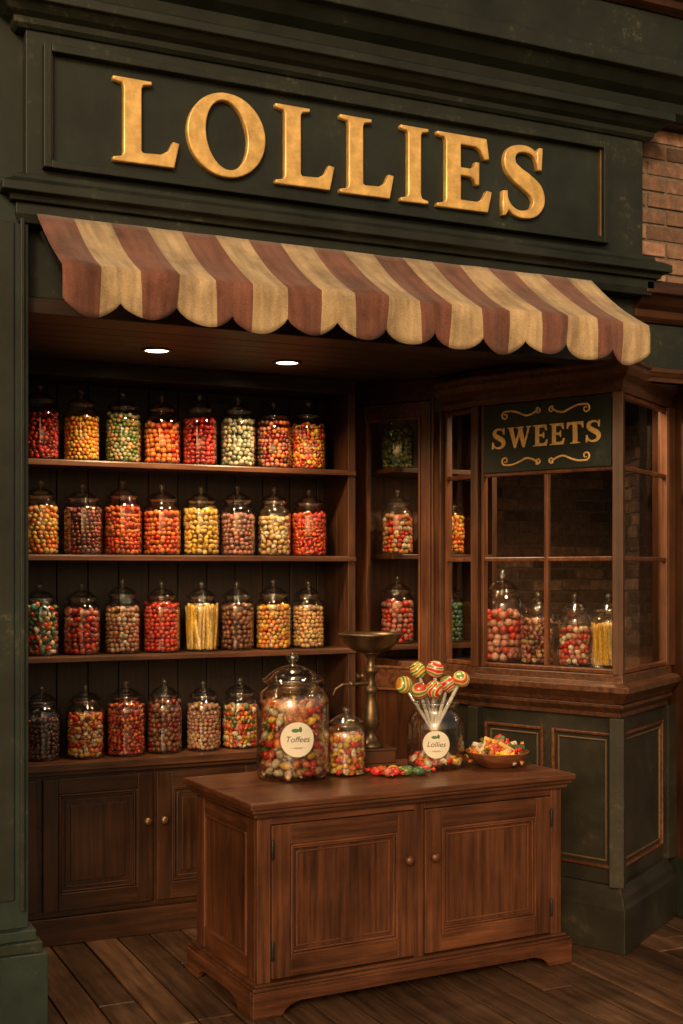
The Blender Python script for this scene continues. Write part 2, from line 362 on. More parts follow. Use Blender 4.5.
for p,r,a in ((P0,0.028,0),(P1,0.022,0.35),(P2,0.024,0.75),(P3,0.030,0.3)):
    c,s=math.cos(a),math.sin(a)
    poly=[(p[0]+r*(c*u-s*v),p[1]+0.012+r*(s*u+c*v)) for u,v in ((-1,-1),(1,-1),(1,1),(-1,1))]
    b.prism(poly,1.19,2.43,2,1.3)
    poly=[(p[0]+(r+0.008)*(c*u-s*v),p[1]+0.018+(r+0.008)*(s*u+c*v)) for u,v in ((-1,-1),(1,-1),(1,1),(-1,1))]
    b.prism(poly,0.26,1.0,3)
b.finish()
gl=B('bay_glass',[WG],bay,bevel=0)
for A,C,vm in ((P0,P1,False),(P1,P2,True),(P2,P3,False)):
    M,L=frame(A,C)
    b=B('window_bars',DW+[BAYG,GOLDD,CW[0],CW[2]],bay,M,bevel=0.004)
    e=0.020
    b.box(e,e+0.016,-0.006,0.03,1.19,2.43,6,1.2); b.box(L-e-0.016,L-e,-0.006,0.03,1.19,2.43,6,1.2)
    for z in (1.70,2.10): b.box(e+0.016,L-e-0.016,-0.003,0.022,z-0.010,z+0.010,5,1.4)
    b.box(e+0.016,L-e-0.016,-0.005,0.028,1.192,1.212,5,1.2); b.box(e+0.016,L-e-0.016,-0.005,0.028,2.408,2.428,5,1.2)
    if vm:
        b.box(L/2-0.010,L/2+0.010,-0.004,0.022,1.212,2.089,6,1.4)
    if L>0.5:
        parts=[(0.05,L-0.05)] if not vm else [(0.03,L*0.47),(L*0.53,L-0.045)]
        for x0,x1 in parts:
            z0,z1=0.33,0.93
            for o,k,m,yy in ((0,0.014,5,0.006),(0.03,0.008,4,0.012)):
                b.box(x0+o,x0+o+k,yy,0.03,z0+o,z1-o,m); b.box(x1-o-k,x1-o,yy,0.03,z0+o,z1-o,m)
                b.box(x0+o+k,x1-o-k,yy,0.03,z0+o,z0+o+k,m); b.box(x0+o+k,x1-o-k,yy,0.03,z1-o-k,z1-o,m)
    b.finish()
    gl.M=M
    gl._add([(0.01,0.012,1.19),(L-0.01,0.012,1.19),(L-0.01,0.012,2.43),(0.01,0.012,2.43)],[(0,1,2,3)],0)
gl.finish()
rack=empty('interior_shelf_rack')
b=B('rack_boards',DW,rack)
for z in (1.27,1.73,2.17): b.box(2.93,3.52,5.62,5.92,z-0.025,z,0)
b.box(2.90,3.55,5.925,5.95,1.19,2.6,2); b.box(3.52,3.55,5.62,5.92,1.19,2.6,2)
b.finish()
post=B('door_post',DW+[GREEN],shop)
post.box(4.05,4.20,4.74,4.98,FLOOR,2.62,2); post.box(4.04,4.22,4.71,4.98,FLOOR,0.26,3)
post.finish()

def brickwall(name,x0,x1,z0,z1,y,th=0.1):
    e=empty(name); m=B('mortar_bed',[MORTAR],e,bevel=0); m.box(x0,x1,y+0.008,y+th,z0,z1,0,1); m.finish()
    b=B('brick_courses',[BRICK],e,bevel=0.004)
    z=z0; r=0
    while z+0.062<=z1+0.01:
        x=x0-(0.11 if r%2 else 0)
        while x<x1:
            a=max(x,x0);c=min(x+0.21,x1)
            if c-a>0.02: b.box(a+random.uniform(0,.003),c,y+random.uniform(-0.004,0.003),y+0.05,z,z+0.062+random.uniform(-.002,.001),0,random.choice([0.5,0.75,0.9,1.0,1.15,1.3,1.7]))
            x+=0.222
        z+=0.074; r+=1
    b.finish(); return e
brickwall('brick_wall',3.565,8.8,2.93,3.66,4.55)
brickwall('brick_wall',4.21,8.8,FLOOR,2.49,4.92)
brickwall('reflection_brick_backdrop',2.87,6.0,1.0,2.61,6.74)  # bricks added behind the bay glass to imitate a street reflection

# ------------------------------------------------------------------ letters
LSER=[(0,0),(.74,0),(.80,.30),(.73,.31),(.67,.19),(.58,.135),(.36,.125),(.335,.15),(.335,.90),(.36,.945),(.46,.965),(.46,1),(0,1),(0,.965),(.10,.945),(.125,.90),(.125,.10),(.10,.055),(0,.035)]
ISER=[(0,0),(.46,0),(.46,.035),(.36,.055),(.335,.10),(.335,.90),(.36,.945),(.46,.965),(.46,1),(0,1),(0,.965),(.10,.945),(.125,.90),(.125,.10),(.10,.055),(0,.035)]
ESER=[(0,0),(.74,0),(.80,.28),(.73,.29),(.67,.17),(.58,.12),(.335,.12),(.335,.46),(.48,.46),(.54,.43),(.56,.36),(.61,.36),(.61,.66),(.56,.66),(.54,.59),(.48,.56),(.335,.56),(.335,.88),(.56,.88),(.64,.84),(.69,.72),(.76,.73),(.72,1),(0,1),(0,.965),(.10,.945),(.125,.90),(.125,.10),(.10,.055),(0,.035)]
TSER=[(.17,0),(.63,0),(.63,.035),(.53,.055),(.505,.10),(.505,.88),(.62,.88),(.70,.83),(.75,.70),(.80,.71),(.78,1),(.02,1),(0,.71),(.05,.70),(.10,.83),(.18,.88),(.295,.88),(.295,.10),(.27,.055),(.17,.035)]
WSER=[(0,1),(.38,1),(.38,.965),(.30,.94),(.45,.34),(.60,.80),(.55,.94),(.46,.965),(.46,1),(.86,1),(.86,.965),(.78,.94),(.93,.34),(1.09,.93),(1.0,.965),(1.0,1),(1.26,1),(1.26,.965),(1.18,.93),(.92,0),(.82,0),(.64,.56),(.46,0),(.36,0),(.08,.94),(0,.965)]
def ell(cx,cy,rx,ry,n=48,rot=0):
    o=[]
    for i in range(n):
        a=2*math.pi*i/n; x,y=rx*math.cos(a),ry*math.sin(a)
        o.append((cx+x*math.cos(rot)-y*math.sin(rot),cy+x*math.sin(rot)+y*math.cos(rot)))
    return o
def catmull(P,n=8):
    o=[];Q=[P[0]]+P+[P[-1]]
    for i in range(1,len(Q)-2):
        for k in range(n):
            t=k/n; o.append(tuple(0.5*((2*Q[i][j])+(-Q[i-1][j]+Q[i+1][j])*t+(2*Q[i-1][j]-5*Q[i][j]+4*Q[i+1][j]-Q[i+2][j])*t*t+(-Q[i-1][j]+3*Q[i][j]-3*Q[i+1][j]+Q[i+2][j])*t**3) for j in range(len(P[0]))))
    o.append(tuple(P[-1])); return o
SC=catmull([(.655,.76,.022),(.60,.89,.035),(.46,.955,.042),(.28,.94,.052),(.165,.85,.085),(.165,.70,.10),(.29,.585,.112),(.45,.50,.118),(.61,.39,.115),(.655,.24,.098),(.57,.10,.07),(.41,.045,.05),(.25,.06,.042),(.13,.15,.033),(.075,.29,.02)])
def ribbon(C):
    Lp=[];Rp=[]
    for i,(x,y,w) in enumerate(C):
        a=C[max(0,i-1)];c=C[min(len(C)-1,i+1)]; dx,dy=c[0]-a[0],c[1]-a[1]; l=math.hypot(dx,dy)
        nx,ny=-dy/l,dx/l; Lp.append((x+nx*w,y+ny*w)); Rp.append((x-nx*w,y-ny*w))
    return Lp+Rp[::-1]
GL={'L':[[LSER]],'I':[[ISER]],'E':[[ESER]],'T':[[TSER]],'W':[[WSER]],
    'O':[[ell(.5,.5,.5,.52),ell(.5,.5,.27,.435,rot=0.12)[::-1]]],
    'S':[[ribbon(SC)],[[(.63,.70),(.70,.69),(.715,1.0),(.665,1.0),(.62,.93)]],[[(.02,.0),(.07,.0),(.12,.07),(.10,.34),(.03,.33)]]]}
GW={'L':.80,'I':.46,'E':.80,'T':.80,'W':1.26,'O':1.0,'S':.76}
def letter(ch,parent,M,x,z,w,h,ext,bev,mat,name):
    for pi,part in enumerate(GL[ch]):
        cu=bpy.data.curves.new(name,'CURVE'); cu.dimensions='2D'; cu.fill_mode='BOTH'; cu.extrude=ext+0.0012*pi; cu.bevel_depth=bev; cu.bevel_resolution=1; cu.offset=-bev*0.6
        for sp in part:
            s=cu.splines.new('POLY'); s.points.add(len(sp)-1); s.use_cyclic_u=True
            for i,(px,py) in enumerate(sp): s.points[i].co=(px/GW[ch]*w,py*h,0,1)
        cu.materials.append(mat)
        o=bpy.data.objects.new(name,cu); COL.objects.link(o); o.parent=parent
        o.matrix_local=M@Matrix.Translation((x,0,z))@Matrix.Rotation(math.pi/2,4,'X')

# ------------------------------------------------------------------ main sign
sign=empty('shop_sign')
b=B('sign_board',[SIGNG,GREEN,GOLDD],sign,bevel=0.004)
X0,X1=0.868,3.56
b.box(X0,X1,4.44,4.50,3.02,3.56,1)
b.box(X0+0.09,X1-0.20,4.434,4.44,3.06,3.50,0)
for o,k,m,yy in ((0.055,0.028,1,4.40),(0.083,0.008,2,4.418)):
    a0,a1,c0,c1=X0+o,X1-0.155-o,3.035+o*0.45,3.515-o*0.35
    b.box(a0,a0+k,yy,4.439,c0,c1,m); b.box(a1-k,a1,yy,4.439,c0,c1,m)
    b.box(a0+k,a1-k,yy+0.001,4.439,c0,c0+k,m); b.box(a0+k,a1-k,yy+0.001,4.439,c1-k,c1,m)
cornice([(X0-0.02,4.70),(X0-0.02,4.44),(X1+0.02,4.44),(X1+0.02,4.54)],3.545,3.655,0.09,1)
pa=[(X0-0.01,4.70),(X0-0.01,4.44),(X1+0.01,4.44),(X1+0.01,4.54)]
b.sweep(pa,[(-.05,2.93),(0.05,2.93),(0.055,2.95),(0.085,2.955),(0.085,2.985),(0.06,3.0),(0.035,3.012),(0.03,3.032),(-.05,3.032)],1)
b.sweep(pa,[(-.05,2.86),(0.02,2.86),(0.03,2.89),(0.03,2.929),(-.05,2.929)],1)
b.finish()
LX=[('L',1.173,1.417),('O',1.450,1.757),('L',1.801,2.044),('L',2.072,2.304),('I',2.338,2.461),('E',2.505,2.76),('S',2.807,3.022)]
for ch,a,c in LX: letter(ch,sign,Matrix.Translation((0,4.425,0)),a,3.122,c-a,0.300,0.012,0.004,GOLD,'letter_'+ch)

# ------------------------------------------------------------------ awning
aw=empty('striped_awning')
NS=18; AX0,AX1=0.90,3.262; sub=12; nx=NS*sub
prof=[(4.425,2.905)]
for i in range(1,9):
    t=i/8; prof.append((4.425-0.40*t,2.905-0.27*t-0.018*math.sin(math.pi*t)))
nv=7
vs=[];fs=[];mi=[]
rows=len(prof)+nv
for i in range(nx+1):
    u=i/nx; x=AX0+(AX1-AX0)*u
    rip=0.007*math.sin(u*NS*math.pi*0.89+0.6)+0.006*math.sin(u*41+1)+0.004*math.sin(u*93)
    sc_=abs(math.sin(math.pi*u*12)); drop=0.108+0.052*sc_**0.7+0.004*math.sin(u*29)
    for j,(y,z) in enumerate(prof):
        t=j/8; vs.append((x,y-rip*t*0.8,z+rip*0.5*math.sin(math.pi*t)+0.004*math.sin(u*17)*t))
    y,z=prof[-1]; z+=0.004*math.sin(u*17)
    for k in range(1,nv+1):
        t=k/nv; vs.append((x+0.004*t*math.sin(u*70),y-0.008*min(1,t*3)-rip*0.8-0.016*t*math.sin(u*55+2)+0.012*t,z-drop*t-0.003))
for i in range(nx):
    for j in range(rows-1):
        fs.append((i*rows+j,i*rows+j+1,(i+1)*rows+j+1,(i+1)*rows+j)); mi.append((i//sub)%2)
me=bpy.data.meshes.new('canvas'); me.from_pydata(vs,[],fs); me.materials.append(RED); me.materials.append(CREAM)
me.polygons.foreach_set('material_index',mi); me.polygons.foreach_set('use_smooth',[True]*len(fs))
o=bpy.data.objects.new('canvas',me); COL.objects.link(o); o.parent=aw
md=o.modifiers.new('s','SOLIDIFY'); md.thickness=0.003
b=B('awning_frame',[IRON],aw,bevel=0)
b.tube((AX0+0.01,4.075,2.59),(AX1-0.01,4.075,2.59),0.01,0.01)
for x in (AX0+0.02,1.7,2.5,AX1-0.02): b.tube((x,4.42,2.83),(x,4.075,2.59),0.008,0.008)
b.finish()

# ------------------------------------------------------------------ sweets window sign
M,L=frame(P1,P2)
ws=empty('sweets_window_sign')
b=B('sign_panel',[SIGNG,GOLDD],ws,M,bevel=0.002)
b.box(0.040,L-0.040,-0.012,0.008,2.108,2.425,0)
b.finish()
lh=0.096
ws_w=[('S',.076),('W',.130),('E',.078),('E',.078),('T',.086),('S',.076)]
tot=sum(w for _,w in ws_w)+5*0.011; x=L/2-tot/2
for ch,w in ws_w:
    letter(ch,ws,M@Matrix.Translation((0,-0.0135,0)),x,2.218,w,lh,0.001,0.0006,GOLDF,'letter_'+ch); x+=w+0.011
def scroll(pts,r=0.0030,name='scroll'):
    cu=bpy.data.curves.new(name,'CURVE'); cu.dimensions='3D'; cu.bevel_depth=r; cu.bevel_resolution=2
    s=cu.splines.new('POLY'); s.points.add(len(pts)-1)
    n=len(pts)
    for i,(px,pz) in enumerate(pts):
        s.points[i].co=(px,-0.0135,pz,1); s.points[i].radius=0.6+1.0*math.sin(math.pi*i/(n-1))
    cu.materials.append(GOLDF); o=bpy.data.objects.new(name,cu); COL.objects.link(o); o.parent=ws; o.matrix_local=M
def spiral(cx,cz,r,a0,turn,n=24): return [(cx+r*(1-0.75*i/n)*math.cos(a0+turn*i/n),cz+r*(1-0.75*i/n)*math.sin(a0+turn*i/n)) for i in range(n+1)]
for sx in (-1,1):
    for zc,sz in ((2.370,1),(2.160,-1)):
        c=L/2
        pts=spiral(0.215,0.0,0.020,math.radians(90),-math.radians(430))[::-1]
        pts=pts+[(0.175,0.020),(0.135,0.008),(0.10,-0.006),(0.065,0.0),(0.042,0.014)]+spiral(0.036,0.010,0.014,math.radians(60),math.radians(400))
        pts=catmull(pts,3)
        scroll([(c+sx*p[0],zc+sz*p[1]) for p in pts])

# ------------------------------------------------------------------ candies
def ico(sub=1):
    import bmesh
    bm=bmesh.new(); bmesh.ops.create_icosphere(bm,subdivisions=sub,radius=1.0)
    v=np.array([x.co[:] for x in bm.verts]); f=np.array([[q.index for q in p.verts] for p in bm.faces]); bm.free(); return v,f
ICO=ico(2)
ICO2=ico(2)
def wrapped_tpl():
    v,f=ICO2; v=v*np.array([1.25,0.8,0.8]); V=[v];F=[f]; o=len(v)
    for s in (-1,1):
        ring=[]; n=10
        for r,xx in ((0.16,1.15),(0.62,1.85)):
            for i in range(n):
                a=2*math.pi*i/n; rr=r*(1+0.28*(1 if i%2 else -1)*(xx>1.5)); ring.append((s*(xx+(0.12*(i%2) if xx>1.5 else 0)),rr*math.cos(a),0.6*rr*math.sin(a)))
        V.append(np.array(ring)); ff=[]
        for i in range(n):
            j=(i+1)%n; ff+= [(o+i,o+j,o+n+j),(o+i,o+n+j,o+n+i)]
        F.append(np.array(ff)); o+=2*n
    return np.vstack(V),np.vstack(F)
WRAP=wrapped_tpl()
def rotm(n):
    q=rng.normal(size=(n,4)); q/=np.linalg.norm(q,axis=1)[:,None]; w,x,y,z=q.T
    return np.stack([1-2*(y*y+z*z),2*(x*y-z*w),2*(x*z+y*w),2*(x*y+z*w),1-2*(x*x+z*z),2*(y*z-x*w),2*(x*z-y*w),2*(y*z+x*w),1-2*(x*x+y*y)],axis=1).reshape(n,3,3)
def inst_mesh(name,tpl,R,S,P,C,parent,smooth=True,clamp=None,zmin=None):
    v,f=tpl; n=len(P)
    V=np.einsum('nij,nkj->nki',R,v[None]*S[:,None,:])+P[:,None,:]
    Fc=(f[None]+(np.arange(n)*len(v))[:,None,None]).reshape(-1,3)
    V=V.reshape(-1,3)
    if clamp:
        rr=np.hypot(V[:,0],V[:,1])+1e-9; k=np.where(rr>clamp*0.985,clamp*0.985/rr,1.0); V[:,0]*=k; V[:,1]*=k
    if zmin is not None: V[:,2]=np.maximum(V[:,2],zmin)
    me=bpy.data.meshes.new(name); me.vertices.add(len(V)); me.vertices.foreach_set('co',V.astype(np.float32).ravel())
    me.loops.add(len(Fc)*3); me.loops.foreach_set('vertex_index',Fc.astype(np.int32).ravel())
    me.polygons.add(len(Fc)); me.polygons.foreach_set('loop_start',np.arange(0,len(Fc)*3,3,dtype=np.int32)); 
    me.polygons.foreach_set('use_smooth',np.full(len(Fc),smooth))
    a=me.attributes.new('ccol','FLOAT_COLOR','POINT')
    cc=np.repeat(np.hstack([C,np.ones((n,1))]),len(v),axis=0); a.data.foreach_set('color',cc.astype(np.float32).ravel())
    me.update(calc_edges=True); me.validate()
    me.materials.append(CANDY)
    o=bpy.data.objects.new(name,me); COL.objects.link(o); o.parent=parent; return o
def pack(r,z0,z1,cr):
    P=[];z=z0+cr
    top=max(z1-cr,z)
    while z<=top:
        last=z+1.6*cr>top
        rad=r-cr*1.02
        while rad>0.2*cr:
            n=max(1,int(2*math.pi*rad/(2.02*cr))); ph=random.random()*6.28
            for i in range(n):
                a=ph+2*math.pi*i/n; rr=rad+random.uniform(-0.35,0.0)*cr
                P.append((rr*math.cos(a),rr*math.sin(a),z+random.uniform(-.45,.45)*cr+(random.uniform(0,1.3)*cr if last else 0)))
            rad-=1.9*cr
            if not last and rad<r-3.2*cr: break
        z+=1.62*cr
    return np.array(P)
def colors(pal,n):
    w=np.array([p[3] if len(p)>3 else 1.0 for p in pal]); w=w/w.sum()
    idx=rng.choice(len(pal),size=n,p=w); c=np.array([p[:3] for p in pal])[idx]
    return c*rng.uniform(0.7,1.2,size=(n,1))
R_=(0.55,0.035,0.018);DR=(0.24,0.018,0.015);OR=(0.66,0.18,0.030);YE=(0.70,0.40,0.045);PY=(0.60,0.40,0.13);GR=(0.10,0.15,0.035);OL=(0.20,0.19,0.05)
PK=(0.48,0.16,0.11);PP=(0.30,0.13,0.10);TN=(0.48,0.27,0.11);BR=(0.14,0.055,0.025);WH=(0.60,0.50,0.34);GY=(0.32,0.33,0.21);MA=(0.12,0.025,0.022);TE=(0.05,0.16,0.12);DK=(0.07,0.045,0.045)
def jar(name,loc,r,h,pal,cr=0.0135,kind='ball',fill=0.9,lid=True,seg=36,rot=0.0,thick=False):
    e=empty(name,loc,rot)
    b=B('glass_body',[JG],e,bevel=0)
    if lid: pr=[(0.0001,0.006),(.80,0.006),(.90,0.004),(.965,.018),(1,.055),(1.0,.30),(1,.57),(.985,.62),(.93,.665),(.83,.70),(.74,.72),(.70,.735),(.705,.75),(.75,.755),(.77,.763),(.74,.77)]
    else: pr=[(0.0001,0.006),(.80,0.006),(.92,0.01),(.98,.05),(1,.12),(1.0,.60),(.98,.68),(.90,.76),(.80,.82),(.76,.88),(.77,.94),(.83,.96),(.84,.985),(.80,1.0),(.77,.985)]
    b.lathe([(a*r,z*h) for a,z in pr],(0,0,0),0,seg)
    if thick: b.lathe([(0.0001,0.03*h),(0.80*r,0.03*h),(0.95*r,0.06*h),(0.965*r,.3*h),(0.965*r,.57*h),(.90*r,.655*h),(.70*r,.715*h)],(0,0,0),0,seg)
    b.finish()
    if lid:
        b=B('glass_lid',[JG],e,bevel=0)
        pl=[(0.66,.745),(.68,.765),(.82,.768),(.86,.778),(.84,.79),(.74,.80),(.64,.83),(.48,.862),(.28,.885),(.13,.895),(.075,.905),(.07,.915),(.11,.925),(.165,.945),(.175,.965),(.14,.985),(.07,.998),(0.0001,1.0)]
        b.lathe([(a*r,z*h) for a,z in pl],(0,0,0),0,seg)
        b.finish()
    top=(0.70 if lid else 0.75)*h*fill; ri=r*0.965; z0=0.02*h
    if kind=='stick':
        n=46
        a=rng.uniform(0,6.28,n); rr=np.sqrt(rng.uniform(0.25,1,n))*(ri-0.014); hl=top/2
        P=np.stack([rr*np.cos(a),rr*np.sin(a),z0+hl+rng.uniform(-.02,.0,n)],1)
        S=np.stack([np.full(n,0.0095),np.full(n,0.0095),np.full(n,hl*0.98)],1)
        R=np.tile(np.eye(3),(n,1,1)); t=rng.normal(0,0.09,(n,2)); R[:,0,2]=t[:,0];R[:,1,2]=t[:,1]
        v,f=ICO2; sv=v.copy(); sv[:,2]=np.sign(sv[:,2])*np.abs(sv[:,2])**0.25; rr2=np.hypot(sv[:,0],sv[:,1])+1e-6; k=np.maximum(rr2,0.85)/rr2*(rr2>0.15)+(rr2<=0.15); sv[:,0]*=k;sv[:,1]*=k
        inst_mesh('candy_sticks',(sv,f),R,S,P,colors(pal,n),e,clamp=ri,zmin=0.01); return e
    if kind=='wrap':
        P=pack(ri-cr*0.4,z0,top,cr*1.15); n=len(P)
        S=np.full((n,3),cr)*rng.uniform(.85,1.15,(n,1)); inst_mesh('wrapped_candies',WRAP,rotm(n),S,P,colors(pal,n),e,clamp=ri,zmin=0.008)
        return e
    P=pack(ri,z0,top,cr); n=len(P)
    if kind=='ball': S=np.full((n,3),cr)*rng.uniform(.86,1.08,(n,1))
    elif kind=='bean': S=np.tile([cr*1.3,cr*.8,cr*.85],(n,1))*rng.uniform(.85,1.15,(n,1))
    else: S=np.tile([cr*1.2,cr*1.2,cr*.6],(n,1))*rng.uniform(.85,1.15,(n,1))
    inst_mesh('candies',ICO,rotm(n),S,P,colors(pal,n),e,clamp=ri,zmin=0.006)
    return e
rowpal=[
 [([DK,MA,(0.09,0.07,0.07)],'bean'),([YE,PK,WH,OR,R_],'bean'),([R_,PK,OR,DR],'bean'),([BR,(0.24,0.1,0.05),DR],'ball'),([PP,TN,PK,(0.4,0.25,0.16)],'ball'),([R_,GR,YE,WH,OR],'disc'),([TN,OR],'ball'),([BR,DR],'ball')],
 [([R_,WH,GR,TE,OR],'disc'),([DR,PK,R_],'bean'),([PK,TN,WH,(0.5,0.25,0.17)],'ball'),([R_,(0.55,0.07,0.03)],'ball'),([YE,PY],'stick'),([BR,MA,(0.24,0.09,0.04)],'ball'),([OR,YE,TN],'ball'),([TN,(0.5,0.24,0.1),PY],'ball')],
 [([YE,OR,PY],'ball'),([MA,BR,PP,DR],'ball'),([R_,OR,(0.6,0.1,0.03)],'bean'),([R_,OR,OR],'ball'),([YE,PY],'bean'),([PP,PK,(0.32,0.16,0.14)],'ball'),([PY,TN,WH],'bean'),([R_,(0.62,0.1,0.02)],'disc')],
 [([DR,R_],'bean'),([OR,YE,YE],'ball'),([OL,GR,TN,GY],'ball'),([OR,R_,OR],'ball'),([R_,DR],'bean'),([GY,WH,(0.25,0.27,0.18)],'ball'),([DR,PK,BR,OR],'ball'),([R_,OR,YE,PK],'disc')]]
for ri_,(z,row) in enumerate(zip([0.79]+SZ,rowpal)):
    for k,(pal,kind) in enumerate(row):
        x=1.192+k*0.1915+random.uniform(-.005,.005)
        h=random.uniform(0.33,0.352); r=random.uniform(0.083,0.091)
        y=5.765+random.uniform(-.008,.008) if ri_ else 5.72+random.uniform(-.01,.01)
        jar('candy_jar',(x,y,z),r,h,pal,random.uniform(0.0105,0.0145),kind,random.uniform(.86,.99),rot=random.random()*6)
for z in SZ+[0.79]:
    jar('candy_jar',(0.985,5.77,z),0.082,0.33,random.choice([[R_,DR],[YE,OR],[TN,BR]]),0.0135,'ball')
jar('candy_jar',(3.03,5.76,1.73),0.085,0.34,[R_,TN,OR,WH],0.014,'ball'); jar('candy_jar',(3.33,5.74,1.73),0.085,0.33,[OR,YE],0.014,'bean')
jar('candy_jar',(3.03,5.76,1.27),0.092,0.35,[PK,R_,PP],0.015,'ball'); jar('candy_jar',(3.32,5.74,1.27),0.085,0.33,[TE,(0.04,0.12,0.10),GR],0.014,'ball')
jar('candy_jar',(3.03,5.76,2.17),0.085,0.33,[OL,GR],0.014,'ball')
jar('candy_jar',(3.414,5.358,1.19),0.102,0.46,[PK,(0.6,0.3,0.20),R_],0.020,'ball',0.85)
jar('candy_jar',(3.498,5.170,1.19),0.084,0.36,[BR,PK,TN,DR],0.0135,'bean',0.85)
jar('candy_jar',(3.590,4.99,1.19),0.080,0.35,[PK,R_,WH],0.0145,'ball',0.8)
jar('candy_jar',(3.68,4.845,1.19),0.086,0.35,[YE,TN,PY],0.014,'stick',0.85)

# ------------------------------------------------------------------ counter
CTz=0.785; th=math.radians(3.0)
Bp=Vector((3.172,4.396)); W=1.51; Dp=0.70
A=Bp-Vector((math.cos(th),math.sin(th)))*W
ct=empty('wooden_counter',(A.x,A.y,0),th)
b=B('counter_top',CW,ct,bevel=0.006,seg=3)
b.box(0,W,0,Dp,CTz-0.026,CTz,0,1.0); b.box(0.012,W-0.012,0.012,Dp-0.01,CTz-0.043,CTz-0.0262,0,0.9); b.box(0.025,W-0.025,0.025,Dp-0.02,CTz-0.062,CTz-0.0432,0,0.8)
b.finish()
b=B('counter_carcass',CW+[IRON],ct,bevel=0.003)
i=0.045; x0,x1,y0,y1=i,W-i,i,Dp-i; zb,zt=0.10,CTz-0.0622
b.box(x0+0.006,x1-0.006,y0+0.026,y1,zb,zt-0.001,2,0.8)
b.box(x0,x0+0.055,y0,y0+0.026,zb,zt,2); b.box(x1-0.055,x1,y0,y0+0.026,zb,zt,2)
cx=(x0+x1)/2
b.box(cx-0.022,cx+0.022,y0+0.001,y0+0.026,zb,zt,2)
b.box(x0+0.055,cx-0.022,y0+0.002,y0+0.026,zt-0.03,zt,0); b.box(cx+0.022,x1-0.055,y0+0.002,y0+0.026,zt-0.03,zt,0)
for da,dc in ((x0+0.058,cx-0.025),(cx+0.025,x1-0.058)): door(b,da,dc,zb+0.012,zt-0.033,y0-0.004,0.078)
for xx in (cx-0.060,cx+0.060): b.lathe([(0.0001,0.036),(0.013,0.034),(0.020,0.024),(0.015,0.011),(0.008,0.004),(0.010,-0.004)],(xx,y0-0.004,0.50),2,20,'y',tone=1.5)
for xx in (x0+0.054,x1-0.064):
    for zz in (0.22,0.60):
        b.box(xx,xx+0.010,y0-0.010,y0+0.004,zz-0.035,zz+0.035,3)
        b.lathe([(0.0001,0.038),(0.0055,0.036),(0.0055,-0.036),(0.0001,-0.038)],(xx+0.005,y0-0.009,zz),3,8)
for sx,xx in ((1,x0),(-1,x1)):
    xa,xb=(xx,xx+0.02) if sx>0 else (xx-0.02,xx)
    b.box(xa,xb,y0+0.027,y0+0.10,zb,zt,2); b.box(xa,xb,y1-0.08,y1,zb,zt,2)
    b.box(xa+0.001*(sx>0),xb-0.001*(sx<0),y0+0.10,y1-0.08,zb,zb+0.08,1); b.box(xa+0.001*(sx>0),xb-0.001*(sx<0),y0+0.10,y1-0.08,zt-0.07,zt,1)
    for yy in (y0+0.10,y1-0.092): b.box(min(xx-sx*0.004,xx+sx*0.02),max(xx-sx*0.004,xx+sx*0.02),yy,yy+0.012,zb+0.08,zt-0.07,2,1.1)
    for zz in (zb+0.08,zt-0.082): b.box(min(xx-sx*0.003,xx+sx*0.02),max(xx-sx*0.003,xx+sx*0.02),y0+0.112,y1-0.092,zz,zz+0.012,1,1.1)
j=0.012; xa,xb,ya=j,W-j,j
F=FLOOR
def bracket(l):
    return [(0,F),(0.12,F),(0.135,F+0.022),(0.16,F+0.038),(0.20,F+0.048),(l-0.20,F+0.048),(l-0.16,F+0.038),(l-0.135,F+0.022),(l-0.12,F),(l,F),(l,zb-0.02),(0,zb-0.02)]
b.prism_xz([(xa+p,q) for p,q in bracket(xb-xa)],ya,ya+0.022,0,1.0)
b.prism_yz([(ya+0.022+p,q) for p,q in bracket(Dp-2*j-0.022)],xa,xa+0.022,1,0.95)
b.prism_yz([(ya+0.022+p,q) for p,q in bracket(Dp-2*j-0.022)],xb-0.022,xb,1,0.95)
b.box(xa+0.006,xb-0.006,ya+0.006,Dp-j,zb-0.02,zb-0.008,0); b.box(xa+0.018,xb-0.018,ya+0.018,Dp-j,zb-0.008,zb+0.004,0)
b.finish()

